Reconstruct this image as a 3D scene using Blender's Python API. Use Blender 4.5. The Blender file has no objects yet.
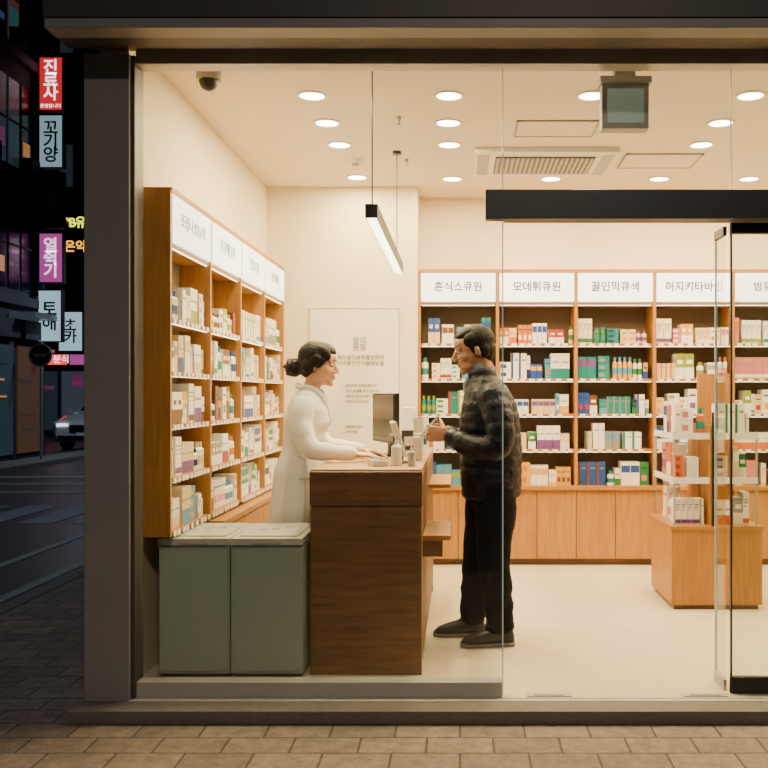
import bpy, bmesh, math, random
from mathutils import Vector, Matrix, Euler
random.seed(7)
scene = bpy.context.scene
COL = scene.collection

# ------------------------------------------------------------------ materials
def mat(name, color, rough=0.5, metal=0.0, emit=0.0, ecol=None, noise=0.0, nscale=8.0, bump=0.0, bscale=60, spec=0.5, coat=0.0, sss=0.0, bdist=0.01, stretch=None):
    m = bpy.data.materials.new(name); m.use_nodes = True
    nt = m.node_tree; b = nt.nodes['Principled BSDF']
    b.inputs['Base Color'].default_value = (*color, 1)
    b.inputs['Roughness'].default_value = rough
    b.inputs['Metallic'].default_value = metal
    b.inputs['Specular IOR Level'].default_value = spec
    if coat: b.inputs['Coat Weight'].default_value = coat
    if sss:
        b.inputs['Subsurface Weight'].default_value = sss; b.inputs['Subsurface Radius'].default_value = (1, 0.35, 0.2); b.inputs['Subsurface Scale'].default_value = 0.006
    if emit:
        b.inputs['Emission Color'].default_value = (*(ecol or color), 1)
        b.inputs['Emission Strength'].default_value = emit
    if noise or bump:
        tc = nt.nodes.new('ShaderNodeTexCoord'); src = tc.outputs['Object']
        if stretch:
            mp = nt.nodes.new('ShaderNodeMapping'); mp.inputs['Scale'].default_value = stretch; nt.links.new(src, mp.inputs['Vector']); src = mp.outputs['Vector']
    if noise:
        n = nt.nodes.new('ShaderNodeTexNoise'); n.inputs['Scale'].default_value = nscale; n.inputs['Detail'].default_value = 5
        nt.links.new(src, n.inputs['Vector'])
        mx = nt.nodes.new('ShaderNodeMix'); mx.data_type = 'RGBA'
        mx.inputs[6].default_value = (*[c*(1-noise) for c in color], 1)
        mx.inputs[7].default_value = (*[min(1, c*(1+noise)) for c in color], 1)
        nt.links.new(n.outputs['Fac'], mx.inputs[0]); nt.links.new(mx.outputs[2], b.inputs['Base Color'])
    if bump:
        n2 = nt.nodes.new('ShaderNodeTexNoise'); n2.inputs['Scale'].default_value = bscale; n2.inputs['Detail'].default_value = 3
        nt.links.new(src, n2.inputs['Vector'])
        bp = nt.nodes.new('ShaderNodeBump'); bp.inputs['Strength'].default_value = bump; bp.inputs['Distance'].default_value = bdist
        nt.links.new(n2.outputs['Fac'], bp.inputs['Height']); nt.links.new(bp.outputs['Normal'], b.inputs['Normal'])
    return m
def wood(name, c1, c2, scale=(14, 14, 1.2), rough=0.45):
    m = bpy.data.materials.new(name); m.use_nodes = True
    nt = m.node_tree; b = nt.nodes['Principled BSDF']; b.inputs['Roughness'].default_value = rough
    tc = nt.nodes.new('ShaderNodeTexCoord'); mp = nt.nodes.new('ShaderNodeMapping'); mp.inputs['Scale'].default_value = scale
    n = nt.nodes.new('ShaderNodeTexNoise'); n.inputs['Scale'].default_value = 3.0; n.inputs['Detail'].default_value = 8; n.inputs['Distortion'].default_value = 0.6
    cr = nt.nodes.new('ShaderNodeValToRGB'); cr.color_ramp.elements[0].color = (*c1, 1); cr.color_ramp.elements[1].color = (*c2, 1)
    cr.color_ramp.elements[0].position = 0.3; cr.color_ramp.elements[1].position = 0.7
    nt.links.new(tc.outputs['Object'], mp.inputs['Vector']); nt.links.new(mp.outputs['Vector'], n.inputs['Vector'])
    nt.links.new(n.outputs['Fac'], cr.inputs['Fac']); nt.links.new(cr.outputs['Color'], b.inputs['Base Color'])
    return m
def brick(name, c1, c2, cm, w, h, mortar=0.006, rough=0.8, offset=0.5, bump=0.3):
    m = bpy.data.materials.new(name); m.use_nodes = True
    nt = m.node_tree; b = nt.nodes['Principled BSDF']; b.inputs['Roughness'].default_value = rough
    tc = nt.nodes.new('ShaderNodeTexCoord')
    br = nt.nodes.new('ShaderNodeTexBrick'); br.inputs['Scale'].default_value = 1.0
    br.inputs['Brick Width'].default_value = w; br.inputs['Row Height'].default_value = h
    br.inputs['Mortar Size'].default_value = mortar; br.offset = offset; br.inputs['Bias'].default_value = 0.0
    br.inputs['Color1'].default_value = (*c1, 1); br.inputs['Color2'].default_value = (*c2, 1); br.inputs['Mortar'].default_value = (*cm, 1)
    nt.links.new(tc.outputs['Object'], br.inputs['Vector'])
    n = nt.nodes.new('ShaderNodeTexNoise'); n.inputs['Scale'].default_value = 14; n.inputs['Detail'].default_value = 12; n.inputs['Roughness'].default_value = 0.85
    nt.links.new(tc.outputs['Object'], n.inputs['Vector'])
    cr = nt.nodes.new('ShaderNodeValToRGB'); cr.color_ramp.elements[0].position = 0.38; cr.color_ramp.elements[1].position = 0.62
    cr.color_ramp.elements[0].color = (0.35, 0.35, 0.35, 1); cr.color_ramp.elements[1].color = (0.85, 0.85, 0.85, 1)
    nt.links.new(n.outputs['Fac'], cr.inputs['Fac'])
    mx = nt.nodes.new('ShaderNodeMix'); mx.data_type = 'RGBA'; mx.blend_type = 'MULTIPLY'; mx.inputs[0].default_value = 0.9 if bump else 0.05
    nt.links.new(br.outputs['Color'], mx.inputs[6]); nt.links.new(cr.outputs['Color'], mx.inputs[7])
    nt.links.new(mx.outputs[2], b.inputs['Base Color'])
    if bump:
        bp = nt.nodes.new('ShaderNodeBump'); bp.inputs['Strength'].default_value = bump; bp.inputs['Distance'].default_value = 0.01; bp.invert = True
        nt.links.new(br.outputs['Fac'], bp.inputs['Height']); nt.links.new(bp.outputs['Normal'], b.inputs['Normal'])
    return m
def glassmat(name, tint=(0.97, 0.99, 0.97), base=0.03):
    m = bpy.data.materials.new(name); m.use_nodes = True
    nt = m.node_tree; nt.nodes.remove(nt.nodes['Principled BSDF']); out = nt.nodes['Material Output']
    tr = nt.nodes.new('ShaderNodeBsdfTransparent'); tr.inputs['Color'].default_value = (*tint, 1)
    gl = nt.nodes.new('ShaderNodeBsdfGlossy'); gl.inputs['Roughness'].default_value = 0.02
    lw = nt.nodes.new('ShaderNodeLayerWeight'); lw.inputs['Blend'].default_value = 0.5
    p = nt.nodes.new('ShaderNodeMath'); p.operation = 'POWER'; p.inputs[1].default_value = 5
    ma = nt.nodes.new('ShaderNodeMath'); ma.operation = 'MULTIPLY_ADD'; ma.inputs[1].default_value = 0.7; ma.inputs[2].default_value = base
    nt.links.new(lw.outputs['Facing'], p.inputs[0]); nt.links.new(p.outputs[0], ma.inputs[0])
    mx = nt.nodes.new('ShaderNodeMixShader'); nt.links.new(ma.outputs[0], mx.inputs[0])
    nt.links.new(tr.outputs[0], mx.inputs[1]); nt.links.new(gl.outputs[0], mx.inputs[2]); nt.links.new(mx.outputs[0], out.inputs['Surface'])
    return m

M = {}
M['wall'] = mat('wall_paint', (0.80, 0.71, 0.54), 0.7, noise=0.03, nscale=2)
M['ceil'] = mat('ceiling_paint', (0.84, 0.77, 0.63), 0.8)
M['floor'] = brick('floor_tile', (0.74, 0.66, 0.49), (0.72, 0.64, 0.475), (0.58, 0.51, 0.38), 0.9, 0.6, 0.003, 0.30, 0.0, 0)
M['wood'] = wood('oak_wood', (0.34, 0.150, 0.028), (0.48, 0.225, 0.047))
M['woodh'] = wood('oak_wood_edge', (0.33, 0.145, 0.028), (0.44, 0.205, 0.043), (1.2, 1.2, 14))
M['woodd'] = wood('shaded_counter_wood', (0.12, 0.056, 0.024), (0.21, 0.102, 0.043), (1.4, 14, 16), 0.5)  # brown darkened to carry the backlit shade of the counter front
M['countertop'] = wood('countertop_wood', (0.40, 0.23, 0.10), (0.50, 0.30, 0.14), (14, 1.2, 14), 0.4)
M['shelfback'] = mat('shelf_back', (0.25, 0.19, 0.115), 0.7)
M['panel'] = mat('lightbox_face', (0.9, 0.95, 0.95), 0.4, emit=2.0, ecol=(0.88, 1.0, 0.97))
M['fillstrip'] = mat('shelf_fill_strip', (1, 0.95, 0.85), 0.5, emit=6, ecol=(1, 0.87, 0.60))  # added glow to brighten the shelf insides, not a visible fitting
M['signtext'] = mat('sign_lettering', (0.02, 0.07, 0.07), 0.6)
M['graytext'] = mat('poster_lettering', (0.22, 0.19, 0.15), 0.6)
M['poster'] = mat('poster_paper', (0.82, 0.76, 0.66), 0.5)
M['facade'] = mat('facade_metal', (0.25, 0.245, 0.245), 0.5, noise=0.05, nscale=3)
M['facadedk'] = mat('facade_dark', (0.06, 0.055, 0.053), 0.5)
M['frame'] = mat('frame_metal', (0.48, 0.47, 0.45), 0.4, metal=0.2)
M['track'] = mat('door_track', (0.045, 0.047, 0.055), 0.4)
M['blackm'] = mat('black_metal', (0.015, 0.015, 0.017), 0.4)
M['gray'] = mat('gray_plastic', (0.35, 0.35, 0.34), 0.4)
M['whitep'] = mat('white_plastic', (0.78, 0.76, 0.72), 0.35)
M['teal'] = mat('teal_panel', (0.30, 0.40, 0.35), 0.3, emit=0.14, ecol=(0.5, 0.65, 0.58))
M['mint'] = mat('mint_steel', (0.29, 0.36, 0.325), 0.35, noise=0.05, nscale=3)
M['mintlid'] = mat('fridge_lid', (0.46, 0.48, 0.44), 0.35)
M['glass'] = glassmat('window_glass')
M['glassg'] = glassmat('door_glass', (0.92, 0.97, 0.94), 0.05)
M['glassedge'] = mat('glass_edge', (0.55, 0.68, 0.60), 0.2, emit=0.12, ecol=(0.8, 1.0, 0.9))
M['lamp'] = mat('lamp_diffuser', (1, 0.95, 0.85), 0.5, emit=18, ecol=(1, 0.90, 0.70))
M['tube'] = mat('linear_diffuser', (1, 0.95, 0.85), 0.5, emit=8, ecol=(1, 0.90, 0.68))
M['step'] = mat('step_stone', (0.15, 0.14, 0.125), 0.7, noise=0.25, nscale=30, bump=0.3)
M['paving'] = brick('sidewalk_paving', (0.38, 0.31, 0.25), (0.27, 0.22, 0.18), (0.10, 0.085, 0.07), 0.27, 0.17, 0.005, 0.75)
M['asphalt'] = mat('asphalt', (0.035, 0.04, 0.05), 0.35, noise=0.4, nscale=12, bump=0.3, bscale=90)
M['roadpaint'] = mat('road_paint', (0.26, 0.28, 0.30), 0.6, noise=0.5, nscale=15)
M['skin'] = mat('skin', (0.68, 0.39, 0.25), 0.45, noise=0.06, nscale=25, sss=0.15, bump=0.15, bscale=300, bdist=0.002)
M['skinm'] = mat('skin_tan', (0.43, 0.225, 0.13), 0.45, noise=0.12, nscale=25, sss=0.12, bump=0.25, bscale=250, bdist=0.002)
M['lip'] = mat('lips', (0.45, 0.10, 0.09), 0.4)
M['lipm'] = mat('lips_tan', (0.34, 0.13, 0.09), 0.5)
M['hair'] = mat('black_hair', (0.010, 0.007, 0.006), 0.45, bump=0.7, bscale=26, spec=0.3, stretch=(1, 7, 1))
M['hairm'] = mat('man_hair', (0.010, 0.009, 0.008), 0.55, bump=0.5, bscale=60, spec=0.22, stretch=(1, 4, 1))
M['eyew'] = mat('eye_white', (0.70, 0.66, 0.60), 0.2)
M['eyeb'] = mat('eye_iris', (0.012, 0.008, 0.006), 0.15)
M['coat'] = mat('white_coat', (0.82, 0.80, 0.75), 0.75, bump=0.35, bscale=6, bdist=0.03, stretch=(1, 1, 0.4))
M['coatsh'] = mat('coat_seam', (0.45, 0.42, 0.37), 0.8)
M['jacket'] = mat('navy_jacket', (0.0042, 0.0068, 0.0160), 0.45, bump=0.45, bscale=34, spec=0.3)
M['pants'] = mat('dark_trousers', (0.005, 0.006, 0.009), 0.85, bump=0.5, bscale=12, spec=0.15)
M['shirt'] = mat('grey_shirt', (0.24, 0.28, 0.34), 0.7)
M['shoe'] = mat('black_shoe', (0.010, 0.010, 0.012), 0.5)
M['sole'] = mat('shoe_sole', (0.20, 0.19, 0.18), 0.6)
M['screen'] = mat('monitor_screen', (0.012, 0.014, 0.018), 0.2)
def pal(n, c, r=0.4):
    M['p_'+n] = mat('pack_'+n, c, r)
for n, c in dict(white=(0.84, 0.81, 0.74), cream=(0.70, 0.54, 0.32), ivory=(0.78, 0.71, 0.57), teal=(0.01, 0.20, 0.20), blue=(0.02, 0.07, 0.30),
                 sky=(0.08, 0.28, 0.46), green=(0.03, 0.18, 0.05), lime=(0.25, 0.32, 0.03), yellow=(0.70, 0.36, 0.02), orange=(0.58, 0.14, 0.015),
                 red=(0.40, 0.02, 0.015), pink=(0.58, 0.18, 0.20), brown=(0.16, 0.055, 0.02), purple=(0.15, 0.06, 0.23), grey=(0.25, 0.24, 0.22), navy=(0.012, 0.022, 0.09)).items():
    pal(n, c)

# ------------------------------------------------------------------ mesh builder
class MB:
    def __init__(s): s.v = []; s.f = []; s.m = []; s.mats = []
    def mi(s, k):
        mt = M[k] if isinstance(k, str) else k
        if mt not in s.mats: s.mats.append(mt)
        return s.mats.index(mt)
    def add(s, vs, fs, k, X=None):
        o = len(s.v); i = s.mi(k)
        for p in vs:
            p = Vector(p)
            s.v.append(tuple(X @ p) if X else tuple(p))
        for f in fs: s.f.append([o+a for a in f]); s.m.append(i)
    def box(s, x0, x1, y0, y1, z0, z1, k, X=None):
        vs = [(x, y, z) for x in (x0, x1) for y in (y0, y1) for z in (z0, z1)]
        fs = [(0, 1, 3, 2), (4, 6, 7, 5), (0, 4, 5, 1), (2, 3, 7, 6), (0, 2, 6, 4), (1, 5, 7, 3)]
        s.add(vs, fs, k, X)
    def cyl(s, c, r, h, k, n=16, axis='z', r2=None, X=None):
        r2 = r if r2 is None else r2
        vs = []
        for j, (rr, hh) in enumerate(((r, 0), (r2, h))):
            for i in range(n):
                a = 2*math.pi*i/n; p = (rr*math.cos(a), rr*math.sin(a), hh)
                if axis == 'x': p = (p[2], p[0], p[1])
                elif axis == 'y': p = (p[0], p[2], p[1])
                vs.append((c[0]+p[0], c[1]+p[1], c[2]+p[2]))
        fs = [(i, (i+1) % n, n+(i+1) % n, n+i) for i in range(n)] + [tuple(range(n-1, -1, -1)), tuple(range(n, 2*n))]
        s.add(vs, fs, k, X)
    def ell(s, c, r, k, X=None, n=20, rot=None):
        if isinstance(r, (int, float)): r = (r, r, r)
        R = Euler(rot).to_matrix() if rot else Matrix.Identity(3)
        vs = []; m = n//2
        c = Vector(c)
        for j in range(1, m):
            t = math.pi*j/m
            for i in range(n):
                a = 2*math.pi*i/n
                vs.append(c + R @ Vector((r[0]*math.sin(t)*math.cos(a), r[1]*math.sin(t)*math.sin(a), r[2]*math.cos(t))))
        top = len(vs); vs.append(c + R @ Vector((0, 0, r[2]))); vs.append(c + R @ Vector((0, 0, -r[2])))
        fs = []
        for j in range(m-2):
            for i in range(n):
                a = j*n+i; b = j*n+(i+1) % n
                fs.append((a, a+n, b+n, b))
        for i in range(n):
            fs.append((top, i, (i+1) % n)); fs.append((top+1, (m-2)*n+(i+1) % n, (m-2)*n+i))
        s.add(vs, fs, k, X)
    def rings(s, rings, k, X=None, cap=True):
        n = len(rings[0]); vs = [p for r in rings for p in r]; fs = []
        for j in range(len(rings)-1):
            for i in range(n):
                a = j*n+i; b = j*n+(i+1) % n
                fs.append((a, b, b+n, a+n))
        if cap:
            fs.append(tuple(range(n-1, -1, -1))); fs.append(tuple(range((len(rings)-1)*n, len(rings)*n)))
        s.add(vs, fs, k, X)
    def tube(s, pts, rad, k, n=14, X=None, roundcap=True, flat=1.0, flatdir=None, sub=0, mod=None):
        pts = [Vector(p) for p in pts]; rad = list(rad)
        if sub:
            P = []; R = []
            for i in range(len(pts)-1):
                p0 = pts[max(i-1, 0)]; p1 = pts[i]; p2 = pts[i+1]; p3 = pts[min(i+2, len(pts)-1)]
                for q in range(sub):
                    t = q/sub
                    P.append(0.5*((2*p1)+(p2-p0)*t+(2*p0-5*p1+4*p2-p3)*t*t+(3*p1-p0-3*p2+p3)*t**3)); R.append(rad[i]*(1-t)+rad[i+1]*t)
            P.append(pts[-1]); R.append(rad[-1]); pts, rad = P, R
        if mod:
            L = 0; rr = []
            for i in range(len(pts)):
                if i: L += (pts[i]-pts[i-1]).length
                rr.append(rad[i]+mod(L))
            rad = rr
        rings = []
        prev = None
        for i, p in enumerate(pts):
            d = (pts[min(i+1, len(pts)-1)]-pts[max(i-1, 0)]).normalized()
            ref = flatdir if flatdir is not None else (Vector((0, 1, 0)) if prev is None else prev)
            a = (Vector(ref)-d*d.dot(Vector(ref)))
            if a.length < 1e-4: a = d.orthogonal()
            a.normalize(); prev = a; b = d.cross(a)
            def ring(q, r): return [q+a*r*flat*math.cos(2*math.pi*t/n)+b*r*math.sin(2*math.pi*t/n) for t in range(n)]
            if i == 0 and roundcap:
                for q in (0.2, 0.6): rings.append(ring(p-d*rad[0]*(1-q)*0.9, rad[0]*math.sqrt(1-(1-q)**2)))
            rings.append(ring(p, rad[i]))
            if i == len(pts)-1 and roundcap:
                for q in (0.6, 0.2): rings.append(ring(p+d*rad[-1]*(1-q)*0.9, rad[-1]*math.sqrt(1-(1-q)**2)))
        s.rings(rings, k, X)
    def obj(s, name, parent=None, bevel=0, smooth=False, remesh=0, sm=0, sub=0, origin=True, disp=None):
        me = bpy.data.meshes.new(name)
        c = Vector((0, 0, 0))
        if origin:
            lo = [min(p[i] for p in s.v) for i in range(3)]; hi = [max(p[i] for p in s.v) for i in range(3)]
            c = Vector(((lo[0]+hi[0])/2, (lo[1]+hi[1])/2, lo[2]))
        me.from_pydata([tuple(Vector(p)-c) for p in s.v], [], s.f)
        for mt in s.mats: me.materials.append(mt)
        me.polygons.foreach_set('material_index', s.m)
        bm = bmesh.new(); bm.from_mesh(me); bmesh.ops.recalc_face_normals(bm, faces=bm.faces); bm.to_mesh(me); bm.free()
        if smooth or remesh: me.polygons.foreach_set('use_smooth', [True]*len(me.polygons))
        o = bpy.data.objects.new(name, me); COL.objects.link(o); o.location = c
        if remesh:
            r = o.modifiers.new('fuse', 'REMESH'); r.mode = 'VOXEL'; r.voxel_size = remesh; r.use_smooth_shade = True
            if sm:
                q = o.modifiers.new('relax', 'SMOOTH'); q.iterations = sm; q.factor = 0.5
        if disp:
            t = bpy.data.textures.new(name+'_folds', 'CLOUDS'); t.noise_scale = disp[1]; t.noise_depth = disp[2] if len(disp) > 2 else 2
            d = o.modifiers.new('folds', 'DISPLACE'); d.texture = t; d.strength = disp[0]; d.mid_level = 0.5; d.texture_coords = 'LOCAL'
        if bevel:
            bv = o.modifiers.new('bevel', 'BEVEL'); bv.width = bevel; bv.segments = 2; bv.limit_method = 'ANGLE'
        if parent: setp(o, parent)
        return o
def setp(o, parent):
    o.parent = parent; o.matrix_parent_inverse = Matrix.Translation(-Vector(parent.location))
def empty(name, loc):
    e = bpy.data.objects.new(name, None); COL.objects.link(e); e.location = loc; e.empty_display_size = 0.1; return e
def text(body, loc, size, k, parent, face='-y', name='lettering', align='CENTER', ext=0.0008, spacing=1.0, line=1.0, bold=0.0):
    cu = bpy.data.curves.new(name, 'FONT'); cu.body = body; cu.size = size; cu.align_x = align; cu.align_y = 'CENTER'
    cu.extrude = ext; cu.space_character = spacing; cu.space_line = line; cu.offset = bold*size
    cu.materials.append(M[k] if isinstance(k, str) else k)
    o = bpy.data.objects.new(name, cu); COL.objects.link(o); o.location = loc
    o.rotation_euler = {'-y': (math.pi/2, 0, 0), '+x': (math.pi/2, 0, math.pi/2)}[face]
    if parent: setp(o, parent)
    return o
def area(name, loc, size, power, color, rot=(0, 0, 0), shape='DISK', parent=None, size_y=None):
    l = bpy.data.lights.new(name, 'AREA'); l.shape = shape; l.size = size; l.energy = power; l.color = color
    if size_y: l.size_y = size_y
    o = bpy.data.objects.new(name, l); COL.objects.link(o); o.location = loc; o.rotation_euler = rot
    if parent: setp(o, parent)
    return o

# ------------------------------------------------------------------ dimensions
XL, XR = -1.52, 3.42
YB = 7.90
ZC = 2.99

# ------------------------------------------------------------------ room shell
def simple(name, boxes, bevel=0):
    b = MB()
    for q in boxes: b.box(*q)
    return b.obj(name, bevel=bevel)
simple('floor', [(XL, XR, 4.235, YB, -0.06, 0.0, 'floor')])
simple('ceiling', [(XL, XR, 4.34, YB, ZC, ZC+0.1, 'ceil')])
simple('wall_left', [(XL-0.13, XL, 4.36, YB+0.13, -0.06, ZC+0.1, 'wall')])
simple('wall_right', [(XR, XR+0.13, 4.36, YB+0.13, -0.06, ZC+0.1, 'wall')])
simple('wall_back', [(XL, XR, YB, YB+0.13, -0.06, ZC+0.1, 'wall')])
simple('wall_partition', [(XL, -0.335, 7.48, YB, 0, ZC, 'wall')])
simple('facade_pillar', [(-1.664, -1.462, 4.20, 4.36, -0.06, 2.86, 'facade'), (-1.462, -1.445, 4.22, 4.34, 0.0, 2.86, 'facadedk')], 0.004)
simple('facade_fascia', [(-1.72, 3.7, 3.91, 4.16, 2.905, 4.3, 'facadedk'), (-1.71, 3.7, 3.905, 4.02, 2.86, 2.90, 'facade'), (-1.71, 3.7, 4.02, 4.16, 2.866, 2.905, 'facadedk'),
                         (-1.70, 3.7, 4.16, 4.38, 2.935, 4.3, 'facadedk')], 0.003)
simple('facade_upper_storey', [(-1.70, 3.7, 4.38, 8.03, 3.1, 9.0, 'facadedk')])
simple('facade_pier', [(3.42, 3.7, 4.24, 4.36, -0.06, 2.86, 'facade')])
simple('window_header_frame', [(-1.445, 3.40, 4.23, 4.33, 2.825, 2.93, 'frame')], 0.003)
simple('window_sill_frame', [(-1.445, 0.188, 4.24, 4.325, 0.0, 0.068, 'frame')], 0.003)
b = MB(); b.box(-1.445, 0.190, 4.275, 4.285, 0.068, 2.825, 'glass'); b.box(0.190, 0.195, 4.272, 4.288, 0.0, 2.825, 'glassedge'); b.obj('window_1')
b = MB(); b.box(0.200, 1.215, 4.275, 4.285, 2.262, 2.825, 'glass'); b.box(1.223, 3.40, 4.275, 4.285, 2.262, 2.825, 'glass'); b.box(1.217, 1.221, 4.272, 4.288, 2.262, 2.825, 'glassedge'); b.obj('window_2')
simple('door_track', [(0.113, 3.40, 4.20, 4.27, 2.13, 2.26, 'track'), (0.2, 3.40, 4.27, 4.34, 2.135, 2.26, 'track')], 0.004)
b = MB()
b.box(1.230, 2.15, 4.30, 4.312, 0.03, 2.13, 'glassg')
b.box(1.225, 1.232, 4.296, 4.316, 0.0, 2.13, 'blackm'); b.box(2.15, 2.160, 4.296, 4.316, 0.0, 2.13, 'blackm')
b.box(1.225, 2.160, 4.292, 4.32, 0.0, 0.075, 'blackm'); b.box(1.225, 2.160, 4.292, 4.32, 2.08, 2.13, 'blackm')
b.obj('door_1', bevel=0.001)
b = MB()
b.box(1.209, 1.215, 4.34, 4.50, 0.02, 2.12, 'glassg'); b.box(1.207, 1.217, 4.497, 4.503, 0.0, 2.12, 'glassedge')
b.box(1.204, 1.219, 4.34, 4.50, 0.0, 0.05, 'frame'); b.box(1.203, 1.219, 4.34, 4.50, 2.08, 2.12, 'track')
b.obj('door_2')
b = MB(); b.box(2.165, 3.40, 4.275, 4.285, 0.05, 2.13, 'glass'); b.box(2.165, 3.40, 4.26, 4.30, 0, 0.05, 'blackm'); b.obj('window_3')
for x0 in (0.30, 1.0):
    b = MB(); b.box(x0, x0+0.2, 4.245, 4.29, 0.0, 0.004, 'frame'); b.box(x0+0.03, x0+0.17, 4.252, 4.28, 0.004, 0.006, 'gray'); b.obj('floor_hinge_plate')
simple('door_step', [(-1.69, 3.8, 4.065, 4.20, -0.06, -0.004, 'step'), (-1.664, 3.7, 4.20, 4.234, -0.06, -0.001, 'frame')], 0.004)

# ------------------------------------------------------------------ street ground
b = MB(); b.box(-2.95, 6, 1.0, 4.06, -0.2, -0.06, 'paving'); b.box(-2.95, -1.70, 4.06, 9.5, -0.2, -0.06, 'paving'); b.box(-1.70, 3.8, 4.06, 4.24, -0.2, -0.0605, 'step'); b.box(-3.07, -2.95, 1.0, 9.5, -0.2, -0.055, 'step')
b.obj('sidewalk', origin=False)
b = MB(); b.box(-45, 30, -10, 70, -0.3, -0.10, 'asphalt'); b.obj('road_ground', origin=False)
b = MB()
b.box(-3.30, -3.20, 5.0, 40, -0.1, -0.094, 'roadpaint'); b.box(-3.95, -3.85, 6.0, 10.5, -0.1, -0.094, 'roadpaint')
for i in range(8): b.box(-8.1+i*0.62, -8.1+i*0.62+0.40, 10.7, 12.4, -0.1, -0.094, 'roadpaint')
for i in range(3): b.box(-8.4, -4.2, 14.0+i*1.3, 14.3+i*1.3, -0.1, -0.094, 'roadpaint')
b.obj('road_markings', origin=False)

# ------------------------------------------------------------------ products
ACC = ['p_'+q for q in ('blue', 'teal', 'green', 'orange', 'red', 'yellow', 'sky', 'brown', 'pink', 'grey', 'navy', 'lime', 'purple')]
def packs(b, mp, length, z, hmax, depth, theme, dens=1.0, wmul=1.0, lo=0.6, tags=True, col=0.3):
    u = 0.006
    def bx(u0, u1, w0, w1, z0, z1, k):
        vs = [mp(a, c, d) for a in (u0, u1) for c in (w0, w1) for d in (z0, z1)]
        b.add(vs, [(0, 1, 3, 2), (4, 6, 7, 5), (0, 4, 5, 1), (2, 3, 7, 6), (0, 2, 6, 4), (1, 5, 7, 3)], k)
    def cy(uc, wc, r, z0, z1, k, r2=None):
        n = 10; r2 = r if r2 is None else r2; vs = []
        for rr, zz in ((r, z0), (r2, z1)):
            for i in range(n):
                a = 2*math.pi*i/n; vs.append(mp(uc+rr*math.cos(a), wc+rr*math.sin(a), zz))
        b.add(vs, [(i, (i+1) % n, n+(i+1) % n, n+i) for i in range(n)]+[tuple(range(n)), tuple(range(n, 2*n))], k)
    while u < length-0.04:
        kind = random.random(); rep = random.choice((1, 1, 2, 2, 3, 4))
        body = random.choice(theme) if random.random() < col else random.choice(['p_white']*6+['p_ivory', 'p_cream'])
        acc = random.choice(ACC+theme+theme)
        if body == acc: acc = 'p_white'
        h = hmax*random.uniform(lo, 0.96)
        if random.random() > dens: u += random.uniform(0.03, 0.07); continue
        if kind < 0.72:
            w = random.choice((0.03, 0.04, 0.05, 0.065, 0.08))*wmul
            style = random.randint(0, 5); w0 = 0.012+random.random()*0.018; dd = min(depth-0.01, 0.16)
            for r in range(rep):
                if u+w > length-0.004: break
                hh = h
                bx(u, u+w, w0, dd, z, z+hh, body)
                f = w0-0.0012
                if style == 0: bx(u+0.002, u+w-0.002, f, w0, z+hh*0.55, z+hh*0.85, acc)
                elif style == 1: bx(u, u+w, f, w0, z, z+hh*0.4, acc); bx(u+w*0.15, u+w*0.85, f, w0, z+hh*0.62, z+hh*0.68, 'p_grey')
                elif style == 2: bx(u, u+w*0.25, f, w0, z, z+hh, acc); bx(u+w*0.4, u+w*0.9, f, w0, z+hh*0.7, z+hh*0.76, 'p_grey')
                elif style == 3: bx(u+w*0.2, u+w*0.8, f, w0, z+hh*0.2, z+hh*0.45, acc); bx(u+w*0.15, u+w*0.85, f, w0, z+hh*0.72, z+hh*0.78, 'p_navy')
                elif style == 4: bx(u, u+w, f, w0, z+hh*0.45, z+hh, acc); bx(u+w*0.2, u+w*0.8, f-0.0006, f, z+hh*0.6, z+hh*0.75, body)
                else:
                    for q in range(3): bx(u+w*0.15, u+w*(0.85-0.15*q), f, w0, z+hh*(0.75-0.1*q), z+hh*(0.79-0.1*q), 'p_grey')
                    bx(u, u+w, f, w0, z+hh*0.05, z+hh*0.2, acc)
                u += w+0.0025
        elif kind < 0.9:
            r0 = random.choice((0.018, 0.022, 0.028)); h *= 0.85
            for r in range(rep):
                if u+2*r0 > length-0.004: break
                cy(u+r0, 0.02+r0, r0, z, z+h*0.72, body); cy(u+r0, 0.02+r0, r0*1.02, z+h*0.2, z+h*0.5, acc)
                cy(u+r0, 0.02+r0, r0, z+h*0.72, z+h*0.80, body, r0*0.55); cy(u+r0, 0.02+r0, r0*0.6, z+h*0.80, z+h, acc)
                u += 2*r0+0.004
        else:
            w = random.choice((0.07, 0.10))*wmul; n = random.choice((2, 3)); hh = min(h, hmax*0.85)/n
            if u+w < length-0.004:
                for q in range(n):
                    bx(u, u+w, 0.02, min(depth-0.01, 0.15), z+q*hh, z+(q+1)*hh-0.002, body); bx(u+w*0.1, u+w*0.6, 0.0188, 0.02, z+q*hh+hh*0.25, z+q*hh+hh*0.7, acc)
                u += w+0.004
            else: u += 0.01
        if random.random() < 0.4: u += random.uniform(0.004, 0.03)
    t = 0.02
    while tags and t < length-0.05:
        bx(t, t+0.042, -0.010, -0.006, z-0.026, z-0.002, 'p_white'); t += random.uniform(0.055, 0.09)

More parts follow.
